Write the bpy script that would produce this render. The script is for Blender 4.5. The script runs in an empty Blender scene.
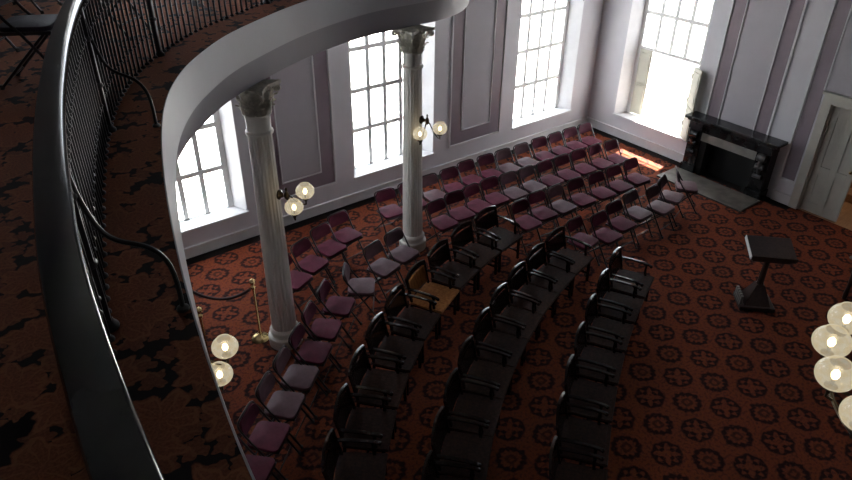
import bpy, bmesh, math, random
from mathutils import Vector, Matrix
random.seed(7)
PI = math.pi
scn = bpy.context.scene
COL = scn.collection

# ------------------------------------------------------------------ materials
class V:
    """small arithmetic wrapper round Math nodes"""
    def __init__(s, nt, sock): s.nt, s.s = nt, sock
    def _op(s, op, *a):
        n = s.nt.nodes.new('ShaderNodeMath'); n.operation = op
        for i, q in enumerate((s,) + a):
            if isinstance(q, V): s.nt.links.new(q.s, n.inputs[i])
            else: n.inputs[i].default_value = q
        return V(s.nt, n.outputs[0])
    def __add__(s, o): return s._op('ADD', o)
    def __sub__(s, o): return s._op('SUBTRACT', o)
    def __mul__(s, o): return s._op('MULTIPLY', o)
    def __truediv__(s, o): return s._op('DIVIDE', o)
    def fract(s): return s._op('FRACT')
    def abs(s): return s._op('ABSOLUTE')
    def cos(s): return s._op('COSINE')
    def sin(s): return s._op('SINE')
    def atan2(s, o): return s._op('ARCTAN2', o)
    def min(s, o): return s._op('MINIMUM', o)
    def max(s, o): return s._op('MAXIMUM', o)
    def sqrt(s): return s._op('SQRT')
    def step(s, lo, hi):
        n = s.nt.nodes.new('ShaderNodeMapRange'); n.interpolation_type = 'SMOOTHSTEP'
        s.nt.links.new(s.s, n.inputs[0]); n.inputs[1].default_value = lo; n.inputs[2].default_value = hi
        return V(s.nt, n.outputs[0])

def new_mat(name):
    m = bpy.data.materials.new(name); m.use_nodes = True
    nt = m.node_tree
    return m, nt, nt.nodes['Principled BSDF']

def mix(nt, fac, a, b):
    n = nt.nodes.new('ShaderNodeMix'); n.data_type = 'RGBA'
    if isinstance(fac, V): nt.links.new(fac.s, n.inputs[0])
    else: n.inputs[0].default_value = fac
    for i, c in ((6, a), (7, b)):
        if isinstance(c, tuple): n.inputs[i].default_value = (*c, 1)
        else: nt.links.new(c, n.inputs[i])
    return n.outputs[2]

def noise(nt, scale, detail=3, vec=None, rough=.55):
    n = nt.nodes.new('ShaderNodeTexNoise'); n.inputs['Scale'].default_value = scale
    n.inputs['Detail'].default_value = detail; n.inputs['Roughness'].default_value = rough
    if vec is not None: nt.links.new(vec, n.inputs['Vector'])
    return n

def world_pos(nt):
    g = nt.nodes.new('ShaderNodeNewGeometry'); return g.outputs['Position']

def plain(name, col, rough=.5, metal=0, spec=.5, var=.08, nscale=6, bump=0, coat=0, objspace=True):
    m, nt, p = new_mat(name)
    tc = nt.nodes.new('ShaderNodeTexCoord')
    nz = noise(nt, nscale, 4, tc.outputs['Object'])
    f = V(nt, nz.outputs['Fac']).step(.3, .7)
    a = tuple(max(0, c * (1 - var)) for c in col); b = tuple(min(1, c * (1 + var)) for c in col)
    nt.links.new(mix(nt, f, a, b), p.inputs['Base Color'])
    p.inputs['Roughness'].default_value = rough; p.inputs['Metallic'].default_value = metal
    p.inputs['Specular IOR Level'].default_value = spec
    if coat: p.inputs['Coat Weight'].default_value = coat; p.inputs['Coat Roughness'].default_value = .15
    if bump:
        bn = nt.nodes.new('ShaderNodeBump'); bn.inputs['Strength'].default_value = bump; bn.inputs['Distance'].default_value = .01
        n2 = noise(nt, nscale * 12, 3, tc.outputs['Object']); nt.links.new(n2.outputs['Fac'], bn.inputs['Height'])
        nt.links.new(bn.outputs['Normal'], p.inputs['Normal'])
    return m

def wood(name, dark, light, rough=.3, scale=(14, 14, 1.5)):
    m, nt, p = new_mat(name)
    tc = nt.nodes.new('ShaderNodeTexCoord')
    mp = nt.nodes.new('ShaderNodeMapping'); mp.inputs['Scale'].default_value = scale
    nt.links.new(tc.outputs['Object'], mp.inputs['Vector'])
    nz = noise(nt, 2.2, 6, mp.outputs['Vector'], .65)
    f = V(nt, nz.outputs['Fac']).step(.32, .68)
    nt.links.new(mix(nt, f, dark, light), p.inputs['Base Color'])
    p.inputs['Roughness'].default_value = rough
    return m

def floor_carpet():
    m, nt, p = new_mat('medallion carpet')
    pos = world_pos(nt)
    wob = noise(nt, 9, 2, pos)
    sx = nt.nodes.new('ShaderNodeSeparateXYZ'); nt.links.new(pos, sx.inputs[0])
    ws = nt.nodes.new('ShaderNodeSeparateXYZ'); nt.links.new(wob.outputs['Color'], ws.inputs[0])
    X, Y = V(nt, sx.outputs[0]), V(nt, sx.outputs[1])
    x = X + (V(nt, ws.outputs[0]) - .5) * .05
    y = Y + (V(nt, ws.outputs[1]) - .5) * .05
    def cell(ox, oy):
        u = ((x + ox) / .60).fract() - .5
        v = ((y + oy) / .69).fract() - .5
        u, v = u * .60, v * .69 * 1.1
        return u, v, (u * u + v * v).sqrt(), v.atan2(u)
    # motif one: scalloped ring with a dotted flower in it
    u, v, r, t = cell(.18, .605)
    ring = ((r - (t * 8).cos() * .018 - .168).abs() + (t * 8).cos() * .012).step(.046, .014)
    dots = (r - .09).abs().step(.036, .014) * (t * 4).cos().step(-.1, .35)
    a = ring.max(dots)
    # motif two: squarish ring with notched corners
    u, v, r, t = cell(.48, .26)
    sq = u.abs().max(v.abs()) * .55 + r * .45
    ring2 = ((sq - (t * 4).cos() * .016 - .148).abs() - (t * 12).cos() * .010).step(.046, .014)
    dots2 = (sq - .05).abs().step(.03, .008)
    b = ring2.max(dots2 * .7)
    pat = a.max(b)
    brk = noise(nt, 34, 2, pos)
    pat = pat * (V(nt, brk.outputs['Fac']).step(.28, .46) * .45 + .55)
    fine = V(nt, noise(nt, 120, 2, pos).outputs['Fac']).step(.3, .7)
    big = V(nt, noise(nt, 16, 3, pos).outputs['Fac']).step(.35, .65)
    ground = mix(nt, fine, (.115, .026, .009), (.205, .049, .017))
    ground = mix(nt, big * .4, ground, (.13, .026, .018))
    mid = V(nt, noise(nt, 27, 2, pos).outputs['Fac']).step(.50, .62)
    ground = mix(nt, mid * .6, ground, (.045, .014, .012))
    c = mix(nt, pat, ground, (.022, .007, .008))
    edge = (X * -1 + 12.5).max((Y * -1 + 4.72) * 5).min(Y * -1 + 9.8)
    border = edge.step(.235, .215)
    c = mix(nt, border, c, (.008, .006, .006))
    nt.links.new(c, p.inputs['Base Color']); p.inputs['Roughness'].default_value = .95
    p.inputs['Specular IOR Level'].default_value = .15
    p.inputs['Sheen Weight'].default_value = .0; p.inputs['Sheen Roughness'].default_value = .5
    return m

def leaf_carpet():
    m, nt, p = new_mat('leaf carpet')
    pos = world_pos(nt)
    wob = noise(nt, 12, 3, pos)
    va = nt.nodes.new('ShaderNodeVectorMath'); va.operation = 'MULTIPLY_ADD'
    nt.links.new(wob.outputs['Color'], va.inputs[0]); va.inputs[1].default_value = (.04, .04, 0); nt.links.new(pos, va.inputs[2])
    fl = nt.nodes.new('ShaderNodeVectorMath'); fl.operation = 'MULTIPLY'; fl.inputs[1].default_value = (1, 1, 0)
    nt.links.new(va.outputs[0], fl.inputs[0])
    def leaves(scale, rad, lobes, seedoff):
        mv = nt.nodes.new('ShaderNodeVectorMath'); mv.operation = 'ADD'; mv.inputs[1].default_value = seedoff
        nt.links.new(fl.outputs[0], mv.inputs[0])
        vo = nt.nodes.new('ShaderNodeTexVoronoi'); vo.voronoi_dimensions = '2D'; vo.inputs['Scale'].default_value = scale; vo.inputs['Randomness'].default_value = .75
        nt.links.new(mv.outputs[0], vo.inputs['Vector'])
        d = nt.nodes.new('ShaderNodeVectorMath'); d.operation = 'SUBTRACT'
        nt.links.new(mv.outputs[0], d.inputs[0]); nt.links.new(vo.outputs['Position'], d.inputs[1])
        s = nt.nodes.new('ShaderNodeSeparateXYZ'); nt.links.new(d.outputs[0], s.inputs[0])
        cs = nt.nodes.new('ShaderNodeSeparateColor'); nt.links.new(vo.outputs['Color'], cs.inputs[0])
        u, v, rnd = V(nt, s.outputs[0]), V(nt, s.outputs[1]), V(nt, cs.outputs[0])
        r = (u * u + v * v).sqrt(); t = v.atan2(u) + rnd * 6.28
        R = ((t * lobes).cos() * .2 + (t * (lobes * 2 + 1)).cos() * .1 + 1) * (rnd * .4 + .8) * rad * .84
        q = r / R
        inside = q.step(1.06, .96)
        vein = ((t * lobes + (r * 45).sin() * .5).sin().abs()).step(.32, .12) * q.step(.1, .25)
        rim = (q - .86).abs().step(.09, .03)
        return inside, vein.max(rim)
    a, va_ = leaves(4.2, .145, 5, (0, 0, 0))
    b, vb_ = leaves(7.5, .055, 4, (3.3, 1.7, 0))
    ins = a.max(b * .8)
    fine = V(nt, noise(nt, 90, 2, pos).outputs['Fac']).step(.3, .7)
    leafc = mix(nt, fine, (.125, .038, .019), (.19, .062, .030))
    leafc = mix(nt, va_ * .6, leafc, (.22, .085, .038))
    c = mix(nt, ins, (.012, .007, .008), leafc)
    nt.links.new(c, p.inputs['Base Color']); p.inputs['Roughness'].default_value = .95
    p.inputs['Specular IOR Level'].default_value = .15
    p.inputs['Sheen Weight'].default_value = .05; p.inputs['Sheen Roughness'].default_value = .5
    return m

M = {}
M['carpet'] = floor_carpet()
M['leaf'] = leaf_carpet()
M['wall'] = plain('white lavender wall paint', (.66, .645, .68), .6, var=.03, nscale=2)
M['lav'] = plain('lavender panel paint', (.45, .428, .465), .6, var=.03, nscale=2)
M['mauve'] = plain('mauve border paint', (.24, .19, .225), .6, var=.05, nscale=3)
M['trim'] = plain('white gloss trim paint', (.70, .69, .705), .4, var=.03)
M['fascia'] = plain('gallery fascia paint', (.50, .49, .535), .45, var=.03, nscale=1.5)
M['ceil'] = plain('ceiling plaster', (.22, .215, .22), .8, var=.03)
M['sash'] = plain('window sash paint', (.86, .85, .82), .45, var=.03)
M['shutter'] = plain('beige shutter paint', (.60, .58, .48), .5, var=.04)
M['column'] = plain('cream column paint', (.82, .80, .755), .45, var=.03, nscale=4)
M['capital'] = plain('antique capital paint', (.60, .575, .50), .55, var=.2, nscale=22)
M['iron'] = plain('black iron', (.012, .013, .016), .38, spec=.5, var=.2, nscale=20)
M['rail'] = plain('black rail lacquer', (.018, .019, .019), .12, spec=.45, var=.15, nscale=9)
M['vinyl'] = plain('burgundy chair fabric', (.098, .013, .036), .7, spec=.25, var=.22, nscale=8, bump=.15)
M['vinyl_sheen'] = plain('window-sheen chair fabric', (.105, .050, .066), .6, spec=.35, var=.2, nscale=8, bump=.15)  # paler copy of the burgundy, window reflection put into the colour
M['vinyl_dark'] = plain('dark plum chair fabric', (.036, .026, .040), .6, spec=.2, var=.2, nscale=8, bump=.15)
M['chair_metal'] = plain('brown chair steel', (.035, .027, .03), .32, metal=.3, var=.2, nscale=12)
M['rubber'] = plain('grey rubber tip', (.05, .05, .05), .8)
M['wood'] = wood('dark polished wood', (.012, .006, .005), (.030, .014, .010), .14)
M['wood_seat'] = wood('dark worn seat wood', (.018, .008, .006), (.036, .015, .010), .6)
M['wood_seat'].node_tree.nodes['Principled BSDF'].inputs['Specular IOR Level'].default_value = .08
M['wood_brown'] = wood('honey brown wood', (.20, .075, .022), (.34, .14, .045), .6)
M['wood_brown'].node_tree.nodes['Principled BSDF'].inputs['Specular IOR Level'].default_value = .05
M['lect'] = wood('dark lectern wood', (.018, .010, .009), (.038, .02, .017), .35)
M['marble'] = plain('black marble', (.016, .017, .018), .22, var=.5, nscale=5)
M['greymarble'] = plain('grey veined marble', (.085, .085, .085), .3, var=.5, nscale=9)
M['soot'] = plain('sooty firebox', (.006, .006, .006), .9)
M['hearth'] = plain('grey hearth stone', (.11, .098, .085), .6, var=.3, nscale=5)
M['slate'] = plain('pale stone insert', (.20, .19, .175), .45, var=.15, nscale=5)
M['brass'] = plain('polished brass', (.62, .47, .22), .22, metal=1, var=.1)
M['bronze'] = plain('dark bronze', (.05, .035, .022), .35, metal=.8, var=.2)
M['rope'] = plain('dark maroon velvet rope', (.025, .008, .010), .8, var=.2, nscale=40)
M['door'] = plain('cream door paint', (.56, .54, .48), .4, var=.03)
M['hallwood'] = wood('tan oak boards', (.30, .165, .085), (.42, .25, .135), .4, (2, 12, 12))
M['lit_edge_paint'] = plain('white paper', (.75, .73, .70), .6, var=.05)
M['outside'] = plain('pale stone paving', (.80, .80, .80), .9, var=.04)

def glass_mat():
    m, nt, p = new_mat('window glass'); nt.nodes.remove(p)
    out = nt.nodes['Material Output']
    tr = nt.nodes.new('ShaderNodeBsdfTransparent'); tr.inputs[0].default_value = (.97, .98, .98, 1)
    gl = nt.nodes.new('ShaderNodeBsdfGlossy'); gl.inputs['Roughness'].default_value = .03
    mx = nt.nodes.new('ShaderNodeMixShader'); mx.inputs[0].default_value = .05
    nt.links.new(tr.outputs[0], mx.inputs[1]); nt.links.new(gl.outputs[0], mx.inputs[2]); nt.links.new(mx.outputs[0], out.inputs[0])
    return m
M['glass'] = glass_mat()
def shade_mat():
    m, nt, p = new_mat('white window shade'); nt.nodes.remove(p)
    out = nt.nodes['Material Output']
    a = nt.nodes.new('ShaderNodeBsdfTranslucent'); a.inputs[0].default_value = (.95, .95, .93, 1)
    b = nt.nodes.new('ShaderNodeBsdfDiffuse'); b.inputs[0].default_value = (.9, .9, .9, 1)
    mx = nt.nodes.new('ShaderNodeMixShader'); mx.inputs[0].default_value = .35
    nt.links.new(a.outputs[0], mx.inputs[1]); nt.links.new(b.outputs[0], mx.inputs[2]); nt.links.new(mx.outputs[0], out.inputs[0])
    return m
M['shade'] = shade_mat()
def globe_mat():
    m, nt, p = new_mat('glowing etched globe glass'); nt.nodes.remove(p)
    out = nt.nodes['Material Output']
    tc = nt.nodes.new('ShaderNodeTexCoord')
    nz = noise(nt, 18, 3, tc.outputs['Object'])
    em = nt.nodes.new('ShaderNodeEmission')
    nt.links.new(mix(nt, V(nt, nz.outputs['Fac']).step(.35, .65), (.98, .80, .50), (1, .90, .68)), em.inputs[0]); em.inputs[1].default_value = .75
    tr = nt.nodes.new('ShaderNodeBsdfTransparent'); tr.inputs[0].default_value = (1, .97, .9, 1)
    gl = nt.nodes.new('ShaderNodeBsdfGlossy'); gl.inputs['Roughness'].default_value = .15
    mx = nt.nodes.new('ShaderNodeMixShader'); mx.inputs[0].default_value = .52
    m2 = nt.nodes.new('ShaderNodeMixShader'); m2.inputs[0].default_value = .08
    nt.links.new(em.outputs[0], mx.inputs[1]); nt.links.new(tr.outputs[0], mx.inputs[2])
    nt.links.new(mx.outputs[0], m2.inputs[1]); nt.links.new(gl.outputs[0], m2.inputs[2]); nt.links.new(m2.outputs[0], out.inputs[0])
    return m
M['globe'] = globe_mat()
def bulb_mat():
    m, nt, p = new_mat('lit bulb'); nt.nodes.remove(p)
    em = nt.nodes.new('ShaderNodeEmission'); em.inputs[0].default_value = (1, .80, .48, 1); em.inputs[1].default_value = 9
    nt.links.new(em.outputs[0], nt.nodes['Material Output'].inputs[0]); return m
M['bulb'] = bulb_mat()

# ------------------------------------------------------------------ mesh helpers
def BM(): return bmesh.new()

def obj(name, bm, mat, parent=None, smooth=False, loc=None, rotz=0, kind=None):
    bmesh.ops.recalc_face_normals(bm, faces=bm.faces)
    me = bpy.data.meshes.new(name); bm.to_mesh(me); bm.free()
    me.materials.append(M[mat] if isinstance(mat, str) else mat)
    if smooth:
        for p in me.polygons: p.use_smooth = True
        try: me.set_sharp_from_angle(angle=math.radians(38))
        except Exception: pass
    o = bpy.data.objects.new(name, me); COL.objects.link(o)
    if parent is not None: o.parent = parent
    if loc is not None: o.location = loc
    o.rotation_euler = (0, 0, rotz)
    if kind: o['kind'] = kind
    return o

def thing(name, label, cat, loc=(0, 0, 0), rotz=0, group=None):
    o = bpy.data.objects.new(name, None); COL.objects.link(o)
    o.empty_display_size = .1
    o.location = loc; o.rotation_euler = (0, 0, rotz)
    o['label'] = label; o['category'] = cat
    if group: o['group'] = group
    return o

def struct_root(name, loc=(0, 0, 0)):
    o = bpy.data.objects.new(name, None); COL.objects.link(o); o.location = loc; o['kind'] = 'structure'; return o

def struct(name, bm, mat, parent=None, smooth=False):
    o = obj(name, bm, mat, parent, smooth)
    if parent is None: o['kind'] = 'structure'
    return o

def copy_tree(o, parent=None):
    c = o.copy(); COL.objects.link(c)
    if parent is not None: c.parent = parent
    for ch in list(o.children): copy_tree(ch, c)
    return c

def box(bm, lo, hi, mtx=None, bev=0):
    r = bmesh.ops.create_cube(bm, size=1)
    vs = r['verts']
    c = [(lo[i] + hi[i]) / 2 for i in range(3)]; s = [hi[i] - lo[i] for i in range(3)]
    for v in vs: v.co = Vector((v.co.x * s[0] + c[0], v.co.y * s[1] + c[1], v.co.z * s[2] + c[2]))
    if bev:
        es = list({e for v in vs for e in v.link_edges})
        rr = bmesh.ops.bevel(bm, geom=es, offset=bev, segments=2, affect='EDGES', profile=.6)
        vs = list({v for f in rr['faces'] for v in f.verts} | {v for v in vs if v.is_valid})
    if mtx is not None:
        for v in vs: v.co = mtx @ v.co
    return vs

def sweep(bm, pts, prof, up=Vector((0, 0, 1)), closed_prof=True, caps=True):
    """profile (a, b): a along side = tangent x up, b along the local up"""
    pts = [Vector(p) for p in pts]; rings = []
    for i, p in enumerate(pts):
        t = (pts[min(i + 1, len(pts) - 1)] - pts[max(i - 1, 0)]).normalized()
        side = t.cross(up)
        if side.length < 1e-4: side = t.cross(Vector((0, 1, 0)))
        side.normalize(); u = side.cross(t).normalized()
        rings.append([bm.verts.new(p + side * a + u * b) for a, b in prof])
    n = len(prof)
    for i in range(len(rings) - 1):
        for j in range(n if closed_prof else n - 1):
            k = (j + 1) % n
            bm.faces.new((rings[i][j], rings[i][k], rings[i + 1][k], rings[i + 1][j]))
    if caps and closed_prof:
        bm.faces.new(rings[0]); bm.faces.new(list(reversed(rings[-1])))
    return rings

def circ(r, n=8): return [(r * math.cos(2 * PI * k / n), r * math.sin(2 * PI * k / n)) for k in range(n)]

def tube(bm, pts, r, n=8):
    """parallel-transported round tube"""
    pts = [Vector(p) for p in pts]
    t = (pts[1] - pts[0]).normalized()
    a = t.cross(Vector((0, 0, 1)))
    if a.length < .05: a = t.cross(Vector((0, 1, 0)))
    a.normalize(); rings = []
    for i, p in enumerate(pts):
        t = (pts[min(i + 1, len(pts) - 1)] - pts[max(i - 1, 0)]).normalized()
        a = (a - t * a.dot(t)).normalized(); b = t.cross(a)
        rr = r[i] if isinstance(r, (list, tuple)) else r
        rings.append([bm.verts.new(p + a * (rr * math.cos(2 * PI * k / n)) + b * (rr * math.sin(2 * PI * k / n))) for k in range(n)])
    for i in range(len(rings) - 1):
        for j in range(n):
            k = (j + 1) % n
            bm.faces.new((rings[i][j], rings[i][k], rings[i + 1][k], rings[i + 1][j]))
    bm.faces.new(rings[0]); bm.faces.new(list(reversed(rings[-1])))

def lathe(bm, prof, n=24, c=(0, 0, 0), rfun=None, cap=True):
    rings = []
    for r, z in prof:
        ring = []
        for k in range(n):
            a = 2 * PI * k / n
            q = r * (rfun(a, z) if rfun else 1)
            ring.append(bm.verts.new((c[0] + q * math.cos(a), c[1] + q * math.sin(a), c[2] + z)))
        rings.append(ring)
    for i in range(len(rings) - 1):
        for j in range(n):
            k = (j + 1) % n
            bm.faces.new((rings[i][j], rings[i][k], rings[i + 1][k], rings[i + 1][j]))
    if cap:
        bm.faces.new(list(reversed(rings[0]))); bm.faces.new(rings[-1])

def prism(bm, poly, z0, z1):
    a = [bm.verts.new((x, y, z0)) for x, y in poly]; b = [bm.verts.new((x, y, z1)) for x, y in poly]
    n = len(poly)
    for i in range(n): bm.faces.new((a[i], a[(i + 1) % n], b[(i + 1) % n], b[i]))
    fs = [bm.faces.new(list(reversed(a))), bm.faces.new(b)]
    bmesh.ops.triangulate(bm, faces=fs)

def rrect(w, d, r, n=5, top_r=None):
    pts = []
    for cx, cy, a0, rr in ((w/2, d/2, 0, top_r or r), (-w/2, d/2, 90, top_r or r), (-w/2, -d/2, 180, r), (w/2, -d/2, 270, r)):
        sx, sy = (1 if cx > 0 else -1), (1 if cy > 0 else -1)
        for k in range(n + 1):
            a = math.radians(a0 + 90 * k / n)
            pts.append((cx - sx * rr + rr * math.cos(a), cy - sy * rr + rr * math.sin(a)))
    return pts

def pad(bm, w, d, h, r, fn, top_r=None, dome=.012):
    """soft cushion: rounded-rectangle outline, h thick, domed; fn maps (u, v, w) to space"""
    out = rrect(w, d, r, 5, top_r); rings = []
    for s, z in ((.86, 0), (.97, .12 * h), (1, .4 * h), (1, .6 * h), (.97, .88 * h), (.86, h), (.5, h + dome * .8)):
        rings.append([bm.verts.new(fn(x * s, y * s, z)) for x, y in out])
    n = len(out)
    for i in range(len(rings) - 1):
        for j in range(n):
            k = (j + 1) % n
            bm.faces.new((rings[i][j], rings[i][k], rings[i + 1][k], rings[i + 1][j]))
    c = bm.verts.new(fn(0, 0, h + dome))
    for j in range(n): bm.faces.new((rings[-1][j], rings[-1][(j + 1) % n], c))
    bm.faces.new(list(reversed(rings[0])))

def bez(p0, p1, p2, p3, n=8):
    o = []
    for k in range(n + 1):
        t = k / n; o.append(Vector(p0) * (1-t)**3 + Vector(p1) * 3*t*(1-t)**2 + Vector(p2) * 3*t*t*(1-t) + Vector(p3) * t**3)
    return o

def catmull(P, n=10):
    P = [Vector(p) for p in P]; out = []
    Q = [P[0] * 2 - P[1]] + P + [P[-1] * 2 - P[-2]]
    for i in range(1, len(Q) - 2):
        a, b, c, d = Q[i-1], Q[i], Q[i+1], Q[i+2]
        for k in range(n):
            t = k / n
            out.append(.5 * ((2*b) + (c-a)*t + (2*a-5*b+4*c-d)*t*t + (3*b-a-3*c+d)*t**3))
    out.append(P[-1]); return out

def resample(pts, step):
    out = [pts[0]]; acc = 0
    for a, b in zip(pts, pts[1:]):
        L = (b - a).length; pos = step - acc
        while pos <= L and L > 0:
            out.append(a + (b - a) * (pos / L)); pos += step
        acc = (acc + L) % step if L > 0 else acc
    return out

# ------------------------------------------------------------------ room
XW, YW, XL, YF, ZC = 12.5, 9.8, -3.3, -9.8, 9.5
T = .38
bm = BM(); box(bm, (XL, YF, -.1), (XW, YW, 0)); struct('floor', bm, 'carpet')
bm = BM(); box(bm, (XL - T, YF - T, ZC), (XW + T, YW + T, ZC + .15)); struct('ceiling', bm, 'ceil')

bm = BM(); box(bm, (XL - T, YF - T, -.1), (XW + T, YF, ZC)); struct('wall_front', bm, 'wall')

WZ0, WZ1 = .50, 5.06
wins = [2.82, 6.84, 10.90]
HW = .93
WR = 8.13
DY0, DY1, DZ = 3.20, 4.58, 2.08
UZ0, UZ1 = 5.95, 8.65          # unseen upper window, added to brighten the gallery
UL = []
def wall_boxes(bm, holes, a0, a1, f):
    """f(a_lo, a_hi, z_lo, z_hi) adds one box"""
    a = a0; spans = {}
    for lo, hi, z0, z1 in holes: spans.setdefault((lo, hi), []).append((z0, z1))
    for (lo, hi), zz in sorted(spans.items()):
        f(a, lo, -.1, ZC); z = -.1
        for z0, z1 in sorted(zz):
            if z0 > z: f(lo, hi, z, z0)
            z = z1
        f(lo, hi, z, ZC); a = hi
    f(a, a1, -.1, ZC)
bm = BM()
wall_boxes(bm, [(c - HW, c + HW, *z) for c in wins for z in ((WZ0, WZ1), (UZ0, UZ1))[:2 if c < 3 else 1]], XL, XW + T,
           lambda a, b, z0, z1: box(bm, (a, YW, z0), (b, YW + T, z1)))
struct('wall_back', bm, 'wall')
bm = BM()
wall_boxes(bm, [(WR - HW, WR + HW, WZ0, WZ1), (DY0, DY1, -.1, DZ)], YF, YW,
           lambda a, b, z0, z1: box(bm, (XW, a, z0), (XW + T, b, z1)))
struct('wall_right', bm, 'wall')

bm = BM()
wall_boxes(bm, [(c - HW, c + HW, UZ0, UZ1) for c in UL], YF - T, YW + T,
           lambda a, b, z0, z1: box(bm, (XL - T, a, z0), (XL, b, z1)))
struct('wall_left', bm, 'wall')

def make_window(n, mtx, lower_plain=False, WZ0=WZ0, WZ1=WZ1):
    """local: x along the wall, y into the wall (0 = room face), z up"""
    root = struct_root('window_%d' % n); root.matrix_world = mtx
    bm = BM()
    for s in (-1, 1):
        poly = [(s * HW, 0), (s * .815, .30), (s * .815, T), (s * HW, T)]
        if s > 0: poly.reverse()
        prism(bm, poly, WZ0, WZ1)
    box(bm, (-.815, .30, WZ1 - .1), (.815, T, WZ1))
    struct('reveal', bm, 'trim', root)
    bm = BM()
    box(bm, (-HW - .02, -.035, WZ0 - .025), (HW + .02, .33, WZ0 + .018), bev=.006)
    struct('sill', bm, 'trim', root)
    bm = BM()
    y0, y1 = .30, .345
    for s in (-1, 1): box(bm, (min(s*.815, s*.72), y0, WZ0), (max(s*.815, s*.72), y1, WZ1))
    box(bm, (-.72, y0, WZ0), (.72, y1, WZ0 + .03)); box(bm, (-.72, y0, WZ1 - .09), (.72, y1, WZ1))
    pw = .36; zr = [WZ0 + .03 + .755 * k for k in range(1, 6) if WZ0 + .755 * k < WZ1 - .3]
    zlo = 2.04 if lower_plain else WZ0
    for k in (1, 2, 3):
        x = -.72 + pw * k; box(bm, (x - .039, y0, zlo), (x + .039, y1, WZ1 - .05))
    for i, z in enumerate(zr):
        if lower_plain and z < 2.0: continue
        h = .032 if lower_plain and i == 1 else .038
        box(bm, (-.72, y0 - (.012 if h > .02 else 0), z - h), (.72, y1, z + h))
    struct('sash', bm, 'sash', root)
    bm = BM()
    if lower_plain:
        box(bm, (-.73, .318, 2.04), (.73, .324, WZ1 - .05))
    else:
        box(bm, (-.73, .318, WZ0 + .02), (.73, .324, WZ1 - .05))
    struct('pane', bm, 'glass', root)
    return root
for i, c in enumerate(wins):
    make_window(i + 1, Matrix.Translation((c, YW, 0)))
    if c < 3: make_window(5, Matrix.Translation((c, YW, 0)), WZ0=UZ0, WZ1=UZ1)
for i, c in enumerate(UL): make_window(i + 6, Matrix.Translation((XL, c, 0)) @ Matrix.Rotation(PI / 2, 4, 'Z'), WZ0=UZ0, WZ1=UZ1)
mr = Matrix.Translation((XW, WR, 0)) @ Matrix.Rotation(-PI / 2, 4, 'Z')     # local x runs to -y, local y to +x
w4 = make_window(4, mr, True)
bm = BM(); box(bm, (-.40, .335, 1.36), (.72, .338, 2.03)); tube(bm, [(-.40, .336, 1.36), (.72, .336, 1.36)], .008); tube(bm, [(-.40, .336, 1.15), (.72, .336, 1.15)], .018)
struct('roller_shade', bm, 'shade', w4)
bm = BM()
box(bm, (-.72, .285, .54), (-.405, .315, 2.02), bev=.004)
box(bm, (-.68, .272, .62), (-.445, .287, 1.22)); box(bm, (-.68, .272, 1.3), (-.445, .287, 1.94))
struct('shutter', bm, 'shutter', w4)
bm = BM()
ms = Matrix.Translation((.80, .02, 0)) @ Matrix.Rotation(math.radians(-32), 4, 'Z')
box(bm, (0, 0, .54), (.32, .03, 2.04), ms, bev=.004)
box(bm, (.04, -.012, .62), (.28, .0, 1.22), ms); box(bm, (.04, -.012, 1.3), (.28, .0, 1.96), ms)
for z in (.8, 1.3, 1.8): box(bm, (-.02, -.02, z), (.02, .04, z + .09), ms)
struct('shutter', bm, 'shutter', w4)

# baseboards and panels
bm = BM(); box(bm, (XL, YW - .03, 0), (XW, YW, .17)); box(bm, (XL, YW - .045, .17), (XW, YW, .20), bev=.006)
struct('baseboard_back', bm, 'trim')
bm = BM()
for a, b in ((4.74, 5.10), (7.0, YW)):
    box(bm, (XW - .03, a, 0), (XW, b, .17)); box(bm, (XW - .045, a, .17), (XW, b, .20), bev=.006)
struct('baseboard_right', bm, 'trim')

def panel(n, mtx, x0, x1, z0, z1, bw=.27):
    """painted wall panel: mauve border inside a white bead, lavender field inside another bead"""
    r = struct_root('trim_%d' % n); r.matrix_world = mtx
    d = .006
    bm = BM()
    box(bm, (x0, -d, z0), (x1, 0, z0 + bw)); box(bm, (x0, -d, z0 + bw), (x0 + bw, 0, z1)); box(bm, (x1 - bw, -d, z0 + bw), (x1, 0, z1))
    struct('border_panel', bm, 'mauve', r)
    bm = BM(); box(bm, (x0 + bw, -d, z0 + bw), (x1 - bw, 0, z1)); struct('field_panel', bm, 'lav', r)
    bm = BM()
    for a, zz in ((x0 - .05, z0 - .05), (x0 + bw - .012, z0 + bw - .012)):
        b = x0 + x1 - a; t = .035 if a < x0 else .022
        box(bm, (a, -.022, zz), (a + t, 0, z1)); box(bm, (b - t, -.022, zz), (b, 0, z1)); box(bm, (a, -.022, zz), (b, 0, zz + t))
    struct('bead_molding', bm, 'trim', r)
mb = Matrix.Translation((0, YW, 0))
panel(1, mb, .14, 1.50, .56, 5.4); panel(2, mb, 4.18, 5.48, .56, 5.4); panel(3, mb, 8.22, 9.53, .56, 5.4)
mrr = Matrix.Translation((XW, 0, 0)) @ Matrix.Rotation(-PI / 2, 4, 'Z')      # local x = -y
panel(4, mrr, -6.80, -5.55, .82, 5.4, .25)
bm = BM(); box(bm, (XW - .006, 4.79, .50), (XW, 5.03, 5.4)); struct('trim_5', bm, 'mauve')
bm = BM(); box(bm, (XW - .006, 2.6, DZ + .2), (XW, 4.79, 5.4)); struct('trim_6', bm, 'lav')
bm = BM(); box(bm, (XW - .02, 4.76, .44), (XW, 5.08, .475)); box(bm, (XW - .02, 5.05, .44), (XW, 5.08, 5.4)); box(bm, (XW - .018, 4.775, DZ + .2), (XW, 4.80, 5.4)); struct('trim_7', bm, 'trim')

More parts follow.
